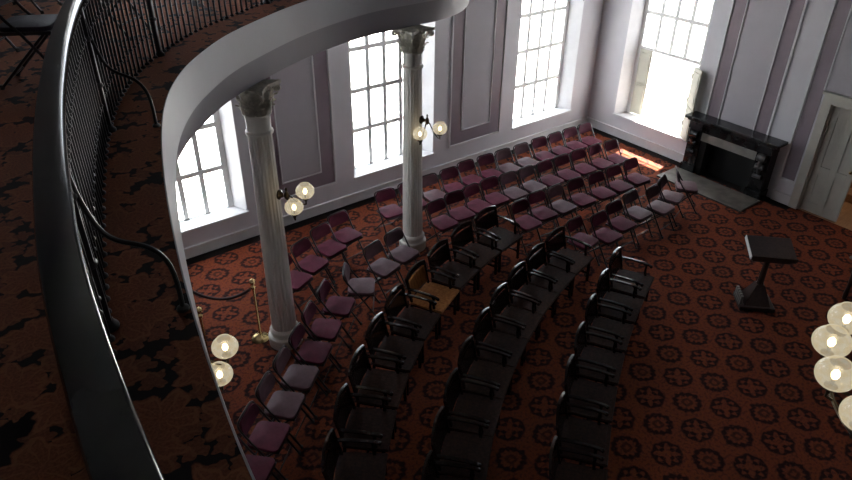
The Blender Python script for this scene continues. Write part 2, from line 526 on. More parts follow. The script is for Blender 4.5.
# ---- double door, one leaf open on a hall
dr = struct_root('door_1', (XW, 0, 0))
bm = BM()
for a, b in ((DY1, DY1 + .16), (DY0 - .16, DY0)): box(bm, (-.05, a, 0), (0, b, DZ + .02), bev=.008)
box(bm, (-.05, DY0 - .16, DZ), (0, DY1 + .16, DZ + .16), bev=.008)
box(bm, (-.09, DY0 - .19, DZ + .15), (0, DY1 + .19, DZ + .20), bev=.008)
for a, b in ((DY1 - .03, DY1), (DY0, DY0 + .03)): box(bm, (0, a, 0), (T, b, DZ))
box(bm, (0, DY0, DZ - .03), (T, DY1, DZ))
struct('casing', bm, 'door', dr)
def leaf(mtx):
    w = .665; bm = BM(); m0 = mtx
    box(bm, (0, 0, .01), (w, .028, DZ - .035), m0)
    xs = [0, .10, .275, .39, .565, w]; zs = [.01, .20, .78, .92, 1.86, DZ - .035]
    for a, b in ((xs[0], xs[1]), (xs[2], xs[3]), (xs[4], xs[5])): box(bm, (a, -.014, zs[0]), (b, 0, zs[5]), m0, bev=.004)
    for a, b in ((zs[0], zs[1]), (zs[2], zs[3]), (zs[4], zs[5])): box(bm, (.10, -.014, a), (.275, 0, b), m0); box(bm, (.39, -.014, a), (.565, 0, b), m0)
    l = struct('leaf', bm, 'door', dr)
    bm = BM(); lathe(bm, [(.005, 0), (.028, .01), (.03, .03), (.015, .045)], 12)
    for v in bm.verts: v.co = m0 @ Vector((w - .05, -.012 - v.co.z, 1.0 + v.co.x if False else 1.0 + v.co.y)) + Vector((0, 0, 0)) if False else m0 @ Vector((w - .05 + v.co.x, -.012 - v.co.z, 1.0 + v.co.y))
    struct('knob', bm, 'brass', l, True)
leaf(Matrix.Translation((.06, DY1 - .032, 0)) @ Matrix.Rotation(-PI / 2, 4, 'Z'))
leaf(Matrix.Translation((T - .02, DY0 + .034, 0)) @ Matrix.Rotation(math.radians(2), 4, 'Z'))
bm = BM(); box(bm, (XW, 1.6, -.1), (16.6, 6.2, -.001)); struct('hall_floor', bm, 'hallwood')
bm = BM(); box(bm, (16.5, 1.6, 0), (16.7, 6.2, 3.4)); box(bm, (XW + T, 1.5, 0), (16.6, 1.6, 3.4)); box(bm, (XW + T, 6.2, 0), (16.6, 6.3, 3.4))
struct('hall_wall', bm, 'wall')
bm = BM(); box(bm, (XW + T, 1.5, 3.4), (16.7, 6.3, 3.5)); struct('hall_ceiling', bm, 'wall')
st = thing('wooden_staircase', 'tan wooden stair rising in the hall beyond the open door', 'stairs', (13.55, 4.0, 0))
for k in range(6):
    bm = BM(); box(bm, (.28 * k, -1.0, 0), (.28 * (k + 1) + .02, 1.3, .165 * (k + 1)), bev=.006); obj('step', bm, 'hallwood', st)
l = bpy.data.lights.new('hall lamp', 'POINT'); l.energy = 26; l.color = (1, .78, .55); l.shadow_soft_size = .12
lo = bpy.data.objects.new('hall_lamp', l); COL.objects.link(lo); lo.location = (14.0, 3.9, 3.1)

# ---- fireplace
fp = thing('marble_fireplace', 'black marble fireplace with mantel shelf against the wall between window and door', 'fireplace', (XW, 6.09, 0))
D = .27
bm = BM(); box(bm, (-.36, -.99, 1.13), (0, .99, 1.19), bev=.012); box(bm, (-.32, -.94, 1.09), (0, .94, 1.13), bev=.008); obj('mantel_shelf', bm, 'marble', fp)
for s in (-1, 1):
    bm = BM()
    box(bm, (-D, s*.73 - .14, 0), (0, s*.73 + .14, 1.09), bev=.006)
    box(bm, (-D - .04, s*.73 - .16, 0), (0, s*.73 + .16, .16), bev=.008)
    box(bm, (-D - .05, s*.73 - .15, .94), (0, s*.73 + .15, 1.09), bev=.01)
    pl = obj('pilaster', bm, 'marble', fp)
    bm = BM()
    for z, r in ((.84, .075), (.66, .055), (.46, .04)):
        lathe(bm, [(r * .2, -.1), (r, -.09), (r, .09), (r * .2, .1)], 14)
        n = 4 * 14
        for v in list(bm.verts)[-56:]:
            v.co = Vector((-D - .03 + v.co.x, s*.73 + v.co.z * .9, z + v.co.y))
    sp = [(-D - .02 - .03 * math.sin(t * 5), s*.73, .86 - .45 * t) for t in [k / 14 for k in range(15)]]
    tube(bm, sp, [.05 - .02 * k / 14 for k in range(15)], 8)
    obj('scroll_bracket', bm, 'greymarble' if s < 0 else 'marble', pl, True)
bm = BM(); box(bm, (-D + .02, -.59, .90), (0, .59, 1.09)); box(bm, (-D, -.59, 1.02), (0, .59, 1.05)); obj('frieze', bm, 'marble', fp)
bm = BM(); box(bm, (-D + .01, -.59, .73), (-.05, .59, .90), bev=.005); o = obj('lintel', bm, 'slate', fp); o['label'] = 'pale stone lintel over the opening'
bm = BM()
box(bm, (-.03, -.59, 0), (0, .59, .73)); box(bm, (-D + .04, -.59, 0), (-.03, -.46, .73)); box(bm, (-D + .04, .46, 0), (-.03, .59, .73))
obj('firebox', bm, 'soot', fp)
bm = BM(); box(bm, (-1.02, -.94, 0), (-D - .05, .94, .03), bev=.008); obj('hearth', bm, 'hearth', fp)

# ---- gallery
LIP = [(.385, 0), (.41, .85), (.464, 1.5), (.547, 2.02), (.66, 2.58), (.79, 3.12), (.985, 3.83), (1.235, 4.6), (1.50, 5.24), (1.83, 5.80),
       (2.20, 6.25), (2.62, 6.66), (3.14, 7.03), (3.8, 7.43), (4.5, 7.74), (5.25, 7.96), (6.0, 8.02), (6.6, 8.07), (7.18, 8.30), (7.68, 8.75), (7.98, 9.25), (8.08, 9.8)]
K = .973
LIP = [(x * K + max(0, x - 6.6) * .09, y * K) for x, y in LIP[:-1]] + [(8.05, 9.45), (8.10, 9.8)]
FULL = [(x, -y, 0) for x, y in reversed(LIP[1:])] + [(x, y, 0) for x, y in LIP]
lip = catmull(FULL, 8)
ZG, ZB = 4.40, 3.735
def offset(pts, d):
    out = []
    for i, p in enumerate(pts):
        t = (pts[min(i+1, len(pts)-1)] - pts[max(i-1, 0)]).normalized()
        out.append(p + Vector((-t.y, t.x, 0)) * d)
    return out
def deck(z0, z1, inset=0):
    bm = BM(); rows = [[bm.verts.new(v) for v in ((p.x, p.y, z0), (p.x, p.y, z1), (XL, p.y, z1), (XL, p.y, z0))] for p in (offset(lip, inset) if inset else lip)]
    for a, b in zip(rows, rows[1:]):
        for j in range(4): bm.faces.new((a[j], a[(j+1) % 4], b[(j+1) % 4], b[j]))
    bm.faces.new(rows[0]); bm.faces.new(list(reversed(rows[-1]))); return bm
struct('gallery_floor', deck(ZG - .03, ZG), 'leaf')
struct('gallery_soffit', deck(ZB, ZG - .031, .11), 'fascia')
bm = BM()
# (offset toward the room is +side for this direction of travel)
sweep(bm, lip, [(-.004, ZG + .001), (.002, ZG + .003), (.005, ZG - .01), (.004, ZG - .04), (.002, ZG - .06), (.03, ZG - .34), (.028, ZG - .36), (-.015, ZG - .372), (-.1, ZG - .372), (-.1, ZG - .1)])
struct('trim_8', bm, 'fascia', None, True)
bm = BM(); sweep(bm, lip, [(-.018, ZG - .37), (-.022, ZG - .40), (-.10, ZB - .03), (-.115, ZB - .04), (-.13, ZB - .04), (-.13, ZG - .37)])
M['fascia_shade'] = plain('shade-tinted fascia paint', (.30, .285, .325), .5, var=.03, nscale=1.5)  # lower band: darker colour stands in for weaker light than above
struct('trim_9', bm, 'fascia_shade', None, True)

HALF = catmull([(x, -y, 0) for x, y in reversed(LIP[1:5])] + [(x, y, 0) for x, y in LIP], 10)
railp = offset(HALF, .335)
railp = [p for p in railp if p.y > -2.2 and p.y < 9.7]
bal = thing('gallery_railing', 'black iron gallery railing with wide lacquered handrail curving along the carpeted ledge', 'railing', (0, 0, ZG))
bm = BM()
prof = [(-.046, -.030), (-.052, -.024), (-.052, -.008), (-.047, .002), (-.04, .004), (.040, .004), (.044, .003), (.0475, .0005), (.050, -.003), (.0515, -.007), (.052, -.012), (.0515, -.018), (.049, -.025), (.044, -.030)]
sweep(bm, [p + Vector((0, 0, .87)) for p in railp], prof); obj('handrail', bm, 'rail', bal, True)
bm = BM(); sweep(bm, [p + Vector((0, 0, .822)) for p in railp], [(-.018, -.006), (.018, -.006), (.018, .012), (-.018, .012)]); obj('rail_bar', bm, 'iron', bal)
bpts = resample(railp, .097)
def baluster_bm():
    bm = BM()
    box(bm, (-.0075, -.0075, 0), (.0075, .0075, .82))
    for z, r in ((.0, .022), (.20, .015), (.62, .015), (.765, .017)):
        lathe(bm, [(r * .35, z), (r, z + .008), (r * .95, z + .018), (r * .4, z + .03)], 10)
    return bm
def post_bm():
    bm = BM()
    box(bm, (-.02, -.02, 0), (.02, .02, .82), bev=.003)
    lathe(bm, [(.045, 0), (.045, .012), (.03, .03), (.024, .05)], 14)
    for z in (.3, .6): lathe(bm, [(.024, z), (.032, z + .012), (.032, z + .022), (.024, z + .034)], 12)
    return bm
near = lambda x, y: min(range(len(bpts)), key=lambda i: (bpts[i] - Vector((x, y, 0))).length)
brace_ids = [near(.93 * K, 4.80 * K), near(.325 * K, 2.62 * K)]
post_ids = {near(1.87 * K, 6.29 * K), near(.04, .6), near(3.55 * K, 7.62 * K), near(5.6 * K, 8.3 * K)} | set(brace_ids)
first_b = first_p = None; rest = BM(); shown = 0
for i, p in enumerate(bpts):
    if i == 0: continue
    t = (bpts[min(i+1, len(bpts)-1)] - bpts[i-1]); a = math.atan2(t.y, t.x)
    if i in post_ids:
        if first_p is None: first_p = obj('post', post_bm(), 'iron', bal, True); q = first_p
        else: q = first_p.copy(); COL.objects.link(q)
    else:
        if p.y < .45 or p.x > 4.3:
            b2 = baluster_bm(); bmesh.ops.rotate(b2, verts=b2.verts, matrix=Matrix.Rotation(a, 3, 'Z')); bmesh.ops.translate(b2, verts=b2.verts, vec=p)
            me = bpy.data.meshes.new('tmp'); b2.to_mesh(me); rest.from_mesh(me); bpy.data.meshes.remove(me); b2.free(); continue
        if first_b is None: first_b = obj('baluster', baluster_bm(), 'iron', bal, True); q = first_b
        else: q = first_b.copy(); COL.objects.link(q)
        shown += 1
    q.location = p; q.rotation_euler = (0, 0, a)
print('balusters', shown)
obj('balusters', rest, 'iron', bal, True)['kind'] = 'stuff'
for i in brace_ids:
    p = bpts[i]; t = (bpts[i+1] - bpts[i-1]).normalized(); nrm = Vector((t.y, -t.x, 0))
    f = lambda d, z: p + nrm * d + Vector((0, 0, z))
    pts = bez(f(.30, 0), f(.30, .12), f(.31, .26), f(.23, .33), 8) + bez(f(.23, .33), f(.17, .385), f(.10, .37), f(.06, .48), 8)[1:] + bez(f(.06, .48), f(.035, .56), f(.022, .62), f(.015, .74), 6)[1:]
    bm = BM(); tube(bm, pts, .0105, 8); lathe(bm, [(.028, 0), (.026, .012), (.012, .02)], 12, f(.30, 0)); obj('brace', bm, 'iron', bal, True)

# ------------------------------------------------------------------ columns
def flute(n):
    return lambda a, z: 1 - .055 * (abs(math.sin(a * n / 2)) ** 3)
def column(x, y, label, rz=0):
    c = thing('fluted_column', label, 'column', (x, y, 0), math.radians(rz), 'white columns under the gallery'); c['kind'] = 'thing'
    bm = BM()
    lathe(bm, [(.225, 0), (.225, .075), (.215, .08), (.225, .085), (.232, .11), (.225, .15), (.19, .165), (.185, .20), (.198, .215), (.20, .24), (.19, .26), (.17, .28)], 36)
    obj('base', bm, 'column', c, True)
    bm = BM()
    lathe(bm, [(.164, .27), (.166, .34)] + [(.166 - .026 * ((z - .34) / 2.79) ** 1.3, z) for z in [.34 + 2.79 * k / 8 for k in range(1, 9)]], 120, rfun=lambda a, z: flute(20)(a, z) if z > .3 else 1)
    obj('shaft', bm, 'column', c)
    bm = BM()
    lathe(bm, [(.138, 3.110), (.160, 3.120), (.164, 3.135), (.160, 3.150), (.142, 3.165), (.144, 3.340), (.158, 3.350), (.162, 3.365), (.145, 3.380)], 32)
    obj('necking', bm, 'column', c, True)
    cap = BM()
    lathe(cap, [(.15, 3.370), (.152, 3.480), (.165, 3.580), (.19, 3.655)], 24)
    # abacus with hollow sides
    ab = []
    for k in range(4):
        for s in range(7):
            u = -1 + 2 * s / 6; d = .225 - .045 * (1 - u * u)
            a = k * PI / 2; px, py = d, u * .225
            ab.append((px * math.cos(a) - py * math.sin(a), px * math.sin(a) + py * math.cos(a)))
    aa = []
    for q in ab:
        if not aa or (abs(q[0] - aa[-1][0]) + abs(q[1] - aa[-1][1])) > .01: aa.append(q)
    if abs(aa[0][0] - aa[-1][0]) + abs(aa[0][1] - aa[-1][1]) < .01: aa.pop()
    prism(cap, aa, 3.655, 3.698)
    capo = obj('capital', cap, 'capital', c, True)
    # two tiers of acanthus leaves and corner volutes
    lv = BM()
    for tier, (n, z0, z1, r0, r1, w) in enumerate(((8, 3.370, 3.500, .158, .215, .062), (8, 3.420, 3.610, .158, .235, .066))):
        for k in range(n):
            a = 2 * PI * (k + .5 * tier) / n
            ca, sa = math.cos(a), math.sin(a); rows = []
            for j in range(6):
                t = j / 5
                r = r0 + (r1 - r0) * t ** 2.2 + (.0 if j < 5 else .012); z = z0 + (z1 - z0) * (t if j < 5 else .86)
                ww = w * (1 - .55 * t ** 2) * (1.12 if j % 2 else .9); row = []
                for s in (-1, 0, 1):
                    rr = r + (.014 if s == 0 else 0)
                    row.append(lv.verts.new((rr * ca - s * ww * sa, rr * sa + s * ww * ca, z)))
                rows.append(row)
            for j in range(5):
                for s in range(2): lv.faces.new((rows[j][s], rows[j][s+1], rows[j+1][s+1], rows[j+1][s]))
    ext = bmesh.ops.solidify(lv, geom=lv.faces[:], thickness=.012)
    for k in range(4):
        a = PI / 4 + k * PI / 2; ca, sa = math.cos(a), math.sin(a)
        pts = []
        for j in range(22):
            t = j / 21; th = t * 3.4 * PI; q = .05 * (1 - t * .8)
            pts.append(((.258 - q * math.cos(th)) * ca, (.258 - q * math.cos(th)) * sa, 3.610 + q * math.sin(th) * .7))
        tube(lv, [(.175 * ca, .175 * sa, 3.520), (.2 * ca, .2 * sa, 3.580)] + pts, .017, 6)
    for k in range(4):
        a = k * PI / 2; lathe(lv, [(.012, -.03), (.04, 0), (.012, .03)], 8, (.185 * math.cos(a), .185 * math.sin(a), 3.660))
    obj('acanthus', lv, 'capital', capo, True)
    return c
C1, C2, C3 = (2.94, 6.94), (5.83, 7.87), (.88, 4.66)
column(*C1, 'white fluted column nearer the handrail, beside the brass stanchion and rope', 37)
column(*C2, 'white fluted column nearer the window corner, rising behind the brown wooden armchair', 8)
column(*C3, 'white fluted column hidden below the carpeted ledge, behind the two lowest globes')

# ------------------------------------------------------------------ globes and lamps
def globe_bm(R):
    bm = BM(); prof = []
    for k in range(15):
        a = math.radians(-78 + (78 + 58) * k / 14); prof.append((R * math.cos(a), R * .86 * math.sin(a)))
    prof.append((prof[-1][0] * 1.05, prof[-1][1] + .008)); prof.append((prof[-1][0] * .9, prof[-1][1] - .006))
    lathe(bm, prof, 28, cap=False); return bm
def globe(root, c, R, fitmat='bronze'):
    g = obj('globe', globe_bm(R), 'globe', root, True, c)
    bm = BM(); lathe(bm, [(.004, -.045), (.02, -.03), (.027, -.005), (.02, .02), (.006, .035)], 14); obj('bulb', bm, 'bulb', g, True)
    bm = BM(); lathe(bm, [(.006, -R * .86 - .065), (.014, -R * .86 - .05), (.012, -R * .86 - .03), (.04, -R * .86 - .015), (.045, -R * .86 + .006), (.012, -R * .86 + .012), (.012, -.05)], 16)
    obj('fitter', bm, fitmat, g, True)
def sconce(col, mount_dir, mz, globes, label, R=.112):
    a = math.atan2(mount_dir[1], mount_dir[0])
    p = Vector((col[0] + .155 * math.cos(a), col[1] + .155 * math.sin(a), mz))
    r = thing('globe_sconce', label, 'wall light', p, 0, 'two-globe gas sconces on the columns')
    d = Vector((math.cos(a), math.sin(a), 0))
    bm = BM(); lathe(bm, [(.012, 0), (.06, .004), (.065, .02), (.035, .04), (.02, .07)], 18)
    q = d.to_track_quat('Z', 'Y').to_matrix()
    for v in bm.verts: v.co = q @ (v.co + Vector((0, 0, -.01)))
    obj('backplate', bm, 'bronze', r, True)
    hub = d * .10
    bm = BM(); lathe(bm, [(.008, -.06), (.03, -.03), (.035, 0), (.028, .03), (.010, .06), (.016, .085), (.004, .11)], 14, hub); obj('hub', bm, 'bronze', r, True)
    for g in globes:
        c = Vector(g) - p; b = c + Vector((0, 0, -R * .86 - .02))
        bm = BM()
        tube(bm, bez(hub, hub + (b - hub) * .35 + Vector((0, 0, .03)), b + (hub - b) * .5 + Vector((0, 0, -.12)), b + Vector((0, 0, -.06)), 12) + [b], .011, 8)
        obj('arm', bm, 'bronze', r, True)
        globe(r, c, R)
sconce(C1, (.62, -.78), 2.33, [(3.245, 6.537, 2.431), (3.06, 6.491, 2.294)], 'two lit glass globes on bronze arms fixed to the column nearer the handrail')
sconce(C2, (.40, -.92), 2.33, [(5.747, 7.569, 2.19), (6.046, 7.462, 2.24)], 'two lit glass globes on bronze arms fixed to the column nearer the window corner')
sconce(C3, (.9, -.44), 2.36, [(1.35, 4.49, 2.40), (1.235, 4.40, 2.22)], 'two lit glass globes just past the carpeted ledge edge, lowest of the paired lamps')

ch = thing('globe_chandelier', 'large ring chandelier of lit cream glass globes at the right edge', 'chandelier', (4.62, .16, 0))
CR, CZ, CN = .985, 3.27, 18
bm = BM(); tube(bm, [(0, 0, 2.75), (0, 0, ZC)], .022, 10); lathe(bm, [(.01, 2.62), (.05, 2.68), (.09, 2.76), (.10, 2.85), (.05, 2.95), (.04, 3.1)], 20); obj('stem', bm, 'bronze', ch, True)
bm = BM()
tube(bm, [((CR - .05) * math.cos(2*PI*k/72), (CR - .05) * math.sin(2*PI*k/72), CZ - .22) for k in range(73)], .014, 8)
for k in range(6):
    a = 2*PI*k/6; tube(bm, [(.05*math.cos(a), .05*math.sin(a), 2.85), (.5*math.cos(a), .5*math.sin(a), 2.92), ((CR-.05)*math.cos(a), (CR-.05)*math.sin(a), CZ - .22)], .012, 8)
obj('ring_frame', bm, 'bronze', ch, True)
A0 = math.atan2(1.11 - .16, 4.29 - 4.62)
for k in range(CN):
    a = A0 + 2*PI*k/CN
    c = Vector((CR*math.cos(a), CR*math.sin(a), CZ))
    bm = BM(); b = c + Vector((0, 0, -.115)); e = Vector(((CR-.05)*math.cos(a), (CR-.05)*math.sin(a), CZ - .22))
    tube(bm, [e, (e + b) / 2 + Vector((.03*math.cos(a), .03*math.sin(a), -.02)), b + Vector((0, 0, -.03)), b], .010, 6); obj('arm', bm, 'bronze', ch, True)
    globe(ch, c, .122)

# ------------------------------------------------------------------ folding chairs
def make_folding_chair():
    t = thing('folding_chair', 'x', 'chair')
    W = .395
    bm = BM(); pad(bm, .395, .385, .045, .07, lambda x, y, z: (x * (1 + .06 * -y / .2), y, .43 + z)); obj('seat', bm, 'vinyl', t, True)
    bm = BM(); box(bm, (-.185, -.19, .405), (.185, .19, .432), bev=.006); obj('seat_pan', bm, 'chair_metal', t)
    th = math.radians(13)
    def fb(x, y, z):    # x across, y up the back, z thickness toward the sitter
        zz = y * math.cos(th) + .675; yy = .235 + y * math.sin(th) - z - .035 * (x / .21) ** 2
        return (x, yy, zz)
    bm = BM(); pad(bm, .385, .185, .032, .045, fb, .09, .004); obj('backrest', bm, 'vinyl', t, True)
    xs = W / 2
    for s in (-1, 1):
        bm = BM(); tube(bm, [(s*xs, -.235, .02), (s*xs, .02, .42), (s*xs, .10, .52)], .0125, 8); g = obj('leg', bm, 'chair_metal', t, True)
        bm = BM(); lathe(bm, [(.016, 0), (.018, .005), (.017, .035)], 10, (s*xs, -.243, 0)); obj('rubber_foot', bm, 'rubber', g)
        bm = BM(); tube(bm, [(s*(xs-.025), -.13, .41), (s*(xs-.025), .265, .02)], .0115, 8); g = obj('leg', bm, 'chair_metal', t, True)
        bm = BM(); lathe(bm, [(.016, 0), (.018, .005), (.017, .035)], 10, (s*(xs-.025), .273, 0)); obj('rubber_foot', bm, 'rubber', g)
    up = [(-xs, .10, .52), (-xs, .195, .67), (-xs+.004, .222, .715)] + [(-xs + .09 * (1 - math.cos(a)) * 1.0, .222 + .02 * math.sin(a), .715 + .055 * math.sin(a)) for a in (.5, 1.0, 1.57)]
    up = up + [(-x, y, z) for x, y, z in reversed(up)]
    bm = BM(); tube(bm, up, .0125, 8); obj('back_frame', bm, 'chair_metal', t, True)
    for y, z, w in ((-.165, .13, xs), (.215, .07, xs - .025)):
        bm = BM(); tube(bm, [(-w, y, z), (w, y, z)], .009, 6); obj('stretcher', bm, 'chair_metal', t, True)
    return t
ORD = ['first', 'second', 'third', 'fourth', 'fifth', 'sixth', 'seventh', 'eighth', 'ninth', 'tenth', 'eleventh', 'twelfth']
proto = make_folding_chair(); used = False
def recolour(o, m):
    """the seat and back of one chair get their own fabric colour"""
    for c in o.children:
        if c.name.split('.')[0] in ('seat', 'backrest'):
            c.material_slots[0].link = 'OBJECT'; c.material_slots[0].material = M[m]
def place(x, y, deg, label, group, z=0, fabric=None):
    global used
    o = copy_tree(proto) if used else proto
    used = True
    o.location = (x, y, z); o.rotation_euler = (0, 0, math.radians(deg)); o['label'] = label; o['group'] = group; o['category'] = 'chair'
    jobs.append((o, fabric)); return o
jobs = []
R1 = [(10.92, 8.40), (10.48, 8.42), (10.04, 8.42), (9.58, 8.44), (9.08, 8.43), (8.60, 8.45), (8.15, 8.46), (7.68, 8.48), (7.21, 8.42), (6.74, 8.42), (6.27, 8.42), (5.78, 8.42)]
R2 = [(10.66, 7.48), (10.24, 7.53), (9.78, 7.57), (9.32, 7.58), (8.88, 7.60), (8.43, 7.62), (7.97, 7.64), (7.545, 7.68), (7.12, 7.67), (6.695, 7.64), (6.265, 7.58)]
R3 = [(10.26, 6.68), (9.75, 6.68), (9.27, 6.69), (8.78, 6.74), (8.30, 6.77), (7.85, 6.80), (7.40, 6.74)]
R4 = [(10.76, 5.93), (10.18, 5.85), (9.68, 5.72), (9.19, 5.83), (8.66, 5.76), (8.16, 5.66), (7.72, 5.78)]
A4 = [40, 18, 6, 2, 0, 2, 6]
SHEEN1 = {9: 'vinyl_sheen'}
for i, (x, y) in enumerate(R1):
    place(x, y, random.uniform(-5, 3), 'burgundy padded folding chair, %s from the fireplace end of the row along the window wall' % ORD[i], 'folding chairs in straight rows', fabric='vinyl_sheen' if i in (4, 5, 9) else None)
for i, (x, y) in enumerate(R2):
    place(x, y, random.uniform(-5, 4), 'burgundy padded folding chair, %s from the fireplace end, second row from window wall' % ORD[i], 'folding chairs in straight rows', fabric='vinyl_sheen' if i in (5, 6) else None)
for i, (x, y) in enumerate(R3):
    place(x, y, random.uniform(-5, 4), 'burgundy padded folding chair, %s from the fireplace end, third row from window wall' % ORD[i], 'folding chairs in straight rows', fabric='vinyl_sheen' if i in (4, ) else None)
for i, (x, y) in enumerate(R4):
    place(x, y, A4[i], 'burgundy padded folding chair, %s from the fireplace end, front row facing the lectern floor' % ORD[i], 'folding chairs in straight rows', fabric='vinyl_sheen' if i in (0, 1, 2, 3) else None)
for i, (x, y, a) in enumerate([(4.74, 8.20, 8), (4.33, 8.02, 14), (3.88, 7.80, 20), (3.47, 7.58, 26)]):
    place(x, y, a, 'burgundy folding chair, %s toward the column in the short slanting row under the wall panel' % ORD[i], 'folding chairs between window wall and column')
for i, (x, y, a, f) in enumerate([(5.16, 7.20, 12, 'vinyl_sheen'), (4.70, 7.08, 16, 'vinyl_sheen'), (4.16, 6.86, 54, 'vinyl_sheen'), (3.66, 6.66, 42, None), (3.25, 6.34, 42, None), (2.90, 6.02, 41, None), (2.54, 5.73, 41, 'vinyl_sheen'), (2.18, 5.43, 41, 'vinyl_sheen'), (1.82, 5.11, 41, None), (1.47, 4.78, 41, None)]):
    place(x, y, a, 'padded folding chair, %s from the window-corner column in the curved row behind the armchairs' % ORD[i], 'folding chairs in the curved outer row', fabric=f)
for i, (x, y, a, w) in enumerate([(.82, 6.02, 62, 'with its seat corner touching the handrail'), (.48, 7.0, 55, 'behind the one touching the handrail'), (1.68, 7.12, 45, 'seen through the balusters'), (1.22, 8.70, 50, 'behind all the others, only its feet in view')]):
    place(x, y, a, 'dark folding chair on the carpeted gallery ' + w, 'folding chairs on the gallery', z=ZG, fabric='vinyl_dark')
for o, f in jobs:
    if f: recolour(o, f)

# ------------------------------------------------------------------ wooden armchairs
def make_armchair():
    t = thing('wooden_armchair', 'x', 'armchair')
    W = .56
    bm = BM()
    prism(bm, rrect(.578, .50, .012, 2), .405, .44)
    sweep(bm, [(-.289, -.25, .424), (.289, -.25, .424)], [(-.022, -.024), (.012, -.024), (.020, -.012), (.022, .004), (.016, .016), (-.022, .020)])
    for v in bm.verts:                      # saddled seat
        if v.co.z > .42: v.co.z -= .0 + .012 * max(0, v.co.y / .25) 
    obj('seat', bm, 'wood_seat', t)
    bm = BM(); box(bm, (-W/2 + .03, -.225, .345), (W/2 - .03, -.205, .405)); box(bm, (-W/2 + .03, .2, .345), (W/2 - .03, .22, .405))
    for s in (-1, 1): box(bm, (s*(W/2 - .04) - .01, -.2, .345), (s*(W/2 - .04) + .01, .2, .405))
    obj('apron', bm, 'wood', t)
    th = .22
    yb = lambda z: .22 + (z - .43) * th
    bow = lambda x: .03 * (1 - (x / (W/2)) ** 2)
    def slab(z0, z1, x0, x1, d, n=10, arch=0):
        bm = BM(); g = []
        for k in range(n + 1):
            x = x0 + (x1 - x0) * k / n; e = arch * (1 - (2*k/n - 1) ** 2)
            g.append([bm.verts.new((x, yb(z) + bow(x) + o, z + (e if z == z1 else 0))) for z, o in ((z0, -d/2), (z1, -d/2), (z1, d/2), (z0, d/2))])
        for a, b in zip(g, g[1:]):
            for j in range(4): bm.faces.new((a[j], a[(j+1) % 4], b[(j+1) % 4], b[j]))
        bm.faces.new(g[0]); bm.faces.new(list(reversed(g[-1])))
        bmesh.ops.bevel(bm, geom=[e for e in bm.edges if abs(e.calc_length()) > 0 and abs((e.verts[0].co - e.verts[1].co).x) > .02], offset=.006, segments=2, affect='EDGES')
        return bm
    obj('back_panel', slab(.47, .725, -W/2 + .03, W/2 - .03, .018), 'wood', t, True)
    obj('crest_rail', slab(.755, .80, -W/2, W/2, .032, 12, .045), 'wood', t, True)
    for s in (-1, 1):
        bm = BM(); x = s * (W/2 - .018)
        sweep(bm, [(x, yb(.40), .40), (x, yb(.62), .62), (x, yb(.785), .785)], [(-.017, -.014), (.017, -.014), (.017, .014), (-.017, .014)], up=Vector((0, 1, 0)))
        obj('back_post', bm, 'wood', t)
        bm = BM(); sweep(bm, [(x, .21, .405), (x, .235, .2), (x, .28, 0)], [(-.018, -.018), (.018, -.018), (.018, .018), (-.018, .018)], up=Vector((0, 1, 0))); obj('leg', bm, 'wood', t)
        bm = BM(); sweep(bm, [(x, -.215, .405), (x, -.22, .2), (x, -.225, 0)], [(-.018, -.018), (.018, -.018), (.018, .018), (-.018, .018)], up=Vector((0, 1, 0))); obj('leg', bm, 'wood', t)
        xa = s * (W/2 - .012)
        pts = [(xa, yb(.64), .638), (xa, .12, .645), (xa, -.05, .642), (xa, -.15, .632), (xa, -.185, .618)]
        bm = BM(); sweep(bm, pts, [(-.022, -.010), (.022, -.010), (.024, .004), (.016, .012), (-.016, .012), (-.024, .004)])
        sweep(bm, [(xa, -.10, .64), (xa, -.125, .60), (xa, -.12, .53), (xa, -.135, .435)], [(-.014, -.016), (.014, -.016), (.014, .016), (-.014, .016)], up=Vector((0, 1, 0)))
        ar = obj('armrest', bm, 'wood', t, True)
        bm = BM(); lathe(bm, [(.006, -.024), (.018, -.017), (.023, 0), (.018, .017), (.006, .024)], 12, (xa, -.192, .612)); obj('scroll_knob', bm, 'wood', ar, True)
    bm = BM(); box(bm, (-W/2 + .03, -.01, .13), (W/2 - .03, .01, .155)); 
    for s in (-1, 1): box(bm, (s*(W/2 - .02) - .009, -.21, .125), (s*(W/2 - .02) + .009, .24, .15))
    obj('stretcher', bm, 'wood', t)
    return t
aproto = make_armchair(); aused = False
def circle3(a, b, c):
    ax, ay, bx, by, cx, cy = *a, *b, *c
    d = 2 * (ax*(by-cy) + bx*(cy-ay) + cx*(ay-by))
    ux = ((ax*ax+ay*ay)*(by-cy) + (bx*bx+by*by)*(cy-ay) + (cx*cx+cy*cy)*(ay-by)) / d
    uy = ((ax*ax+ay*ay)*(cx-bx) + (bx*bx+by*by)*(ax-cx) + (cx*cx+cy*cy)*(bx-ax)) / d
    return ux, uy, math.hypot(ax-ux, ay-uy)
def arm_row(pts, n, pitch, gap_after, rowname, brown=None):
    """pts: three points on the line of seat fronts, from the window end"""
    global aused
    ux, uy, R = circle3(*pts)
    a = math.atan2(pts[0][1] - uy, pts[0][0] - ux)
    s = 1 if (math.atan2(pts[1][1]-uy, pts[1][0]-ux) - a) > 0 else -1
    for i in range(n):
        am = a + s * (pitch / 2) / R
        px, py = ux + (R + .25) * math.cos(am), uy + (R + .25) * math.sin(am)
        o = copy_tree(aproto) if aused else aproto
        aused = True
        o.location = (px, py, 0); o.rotation_euler = (0, 0, am - PI / 2)
        o['category'] = 'armchair'; o['group'] = 'wooden armchairs in curved rows'
        o['label'] = 'dark wooden armchair, %s from the upper end of the curved armchair row %s' % (ORD[i], rowname)
        if i == brown: browned.append(o); o['label'] = 'honey brown wooden armchair standing among the dark ones at the foot of the column'
        a += s * pitch / R
        if i in gap_after: a += s * gap_after[i] / R
browned = []
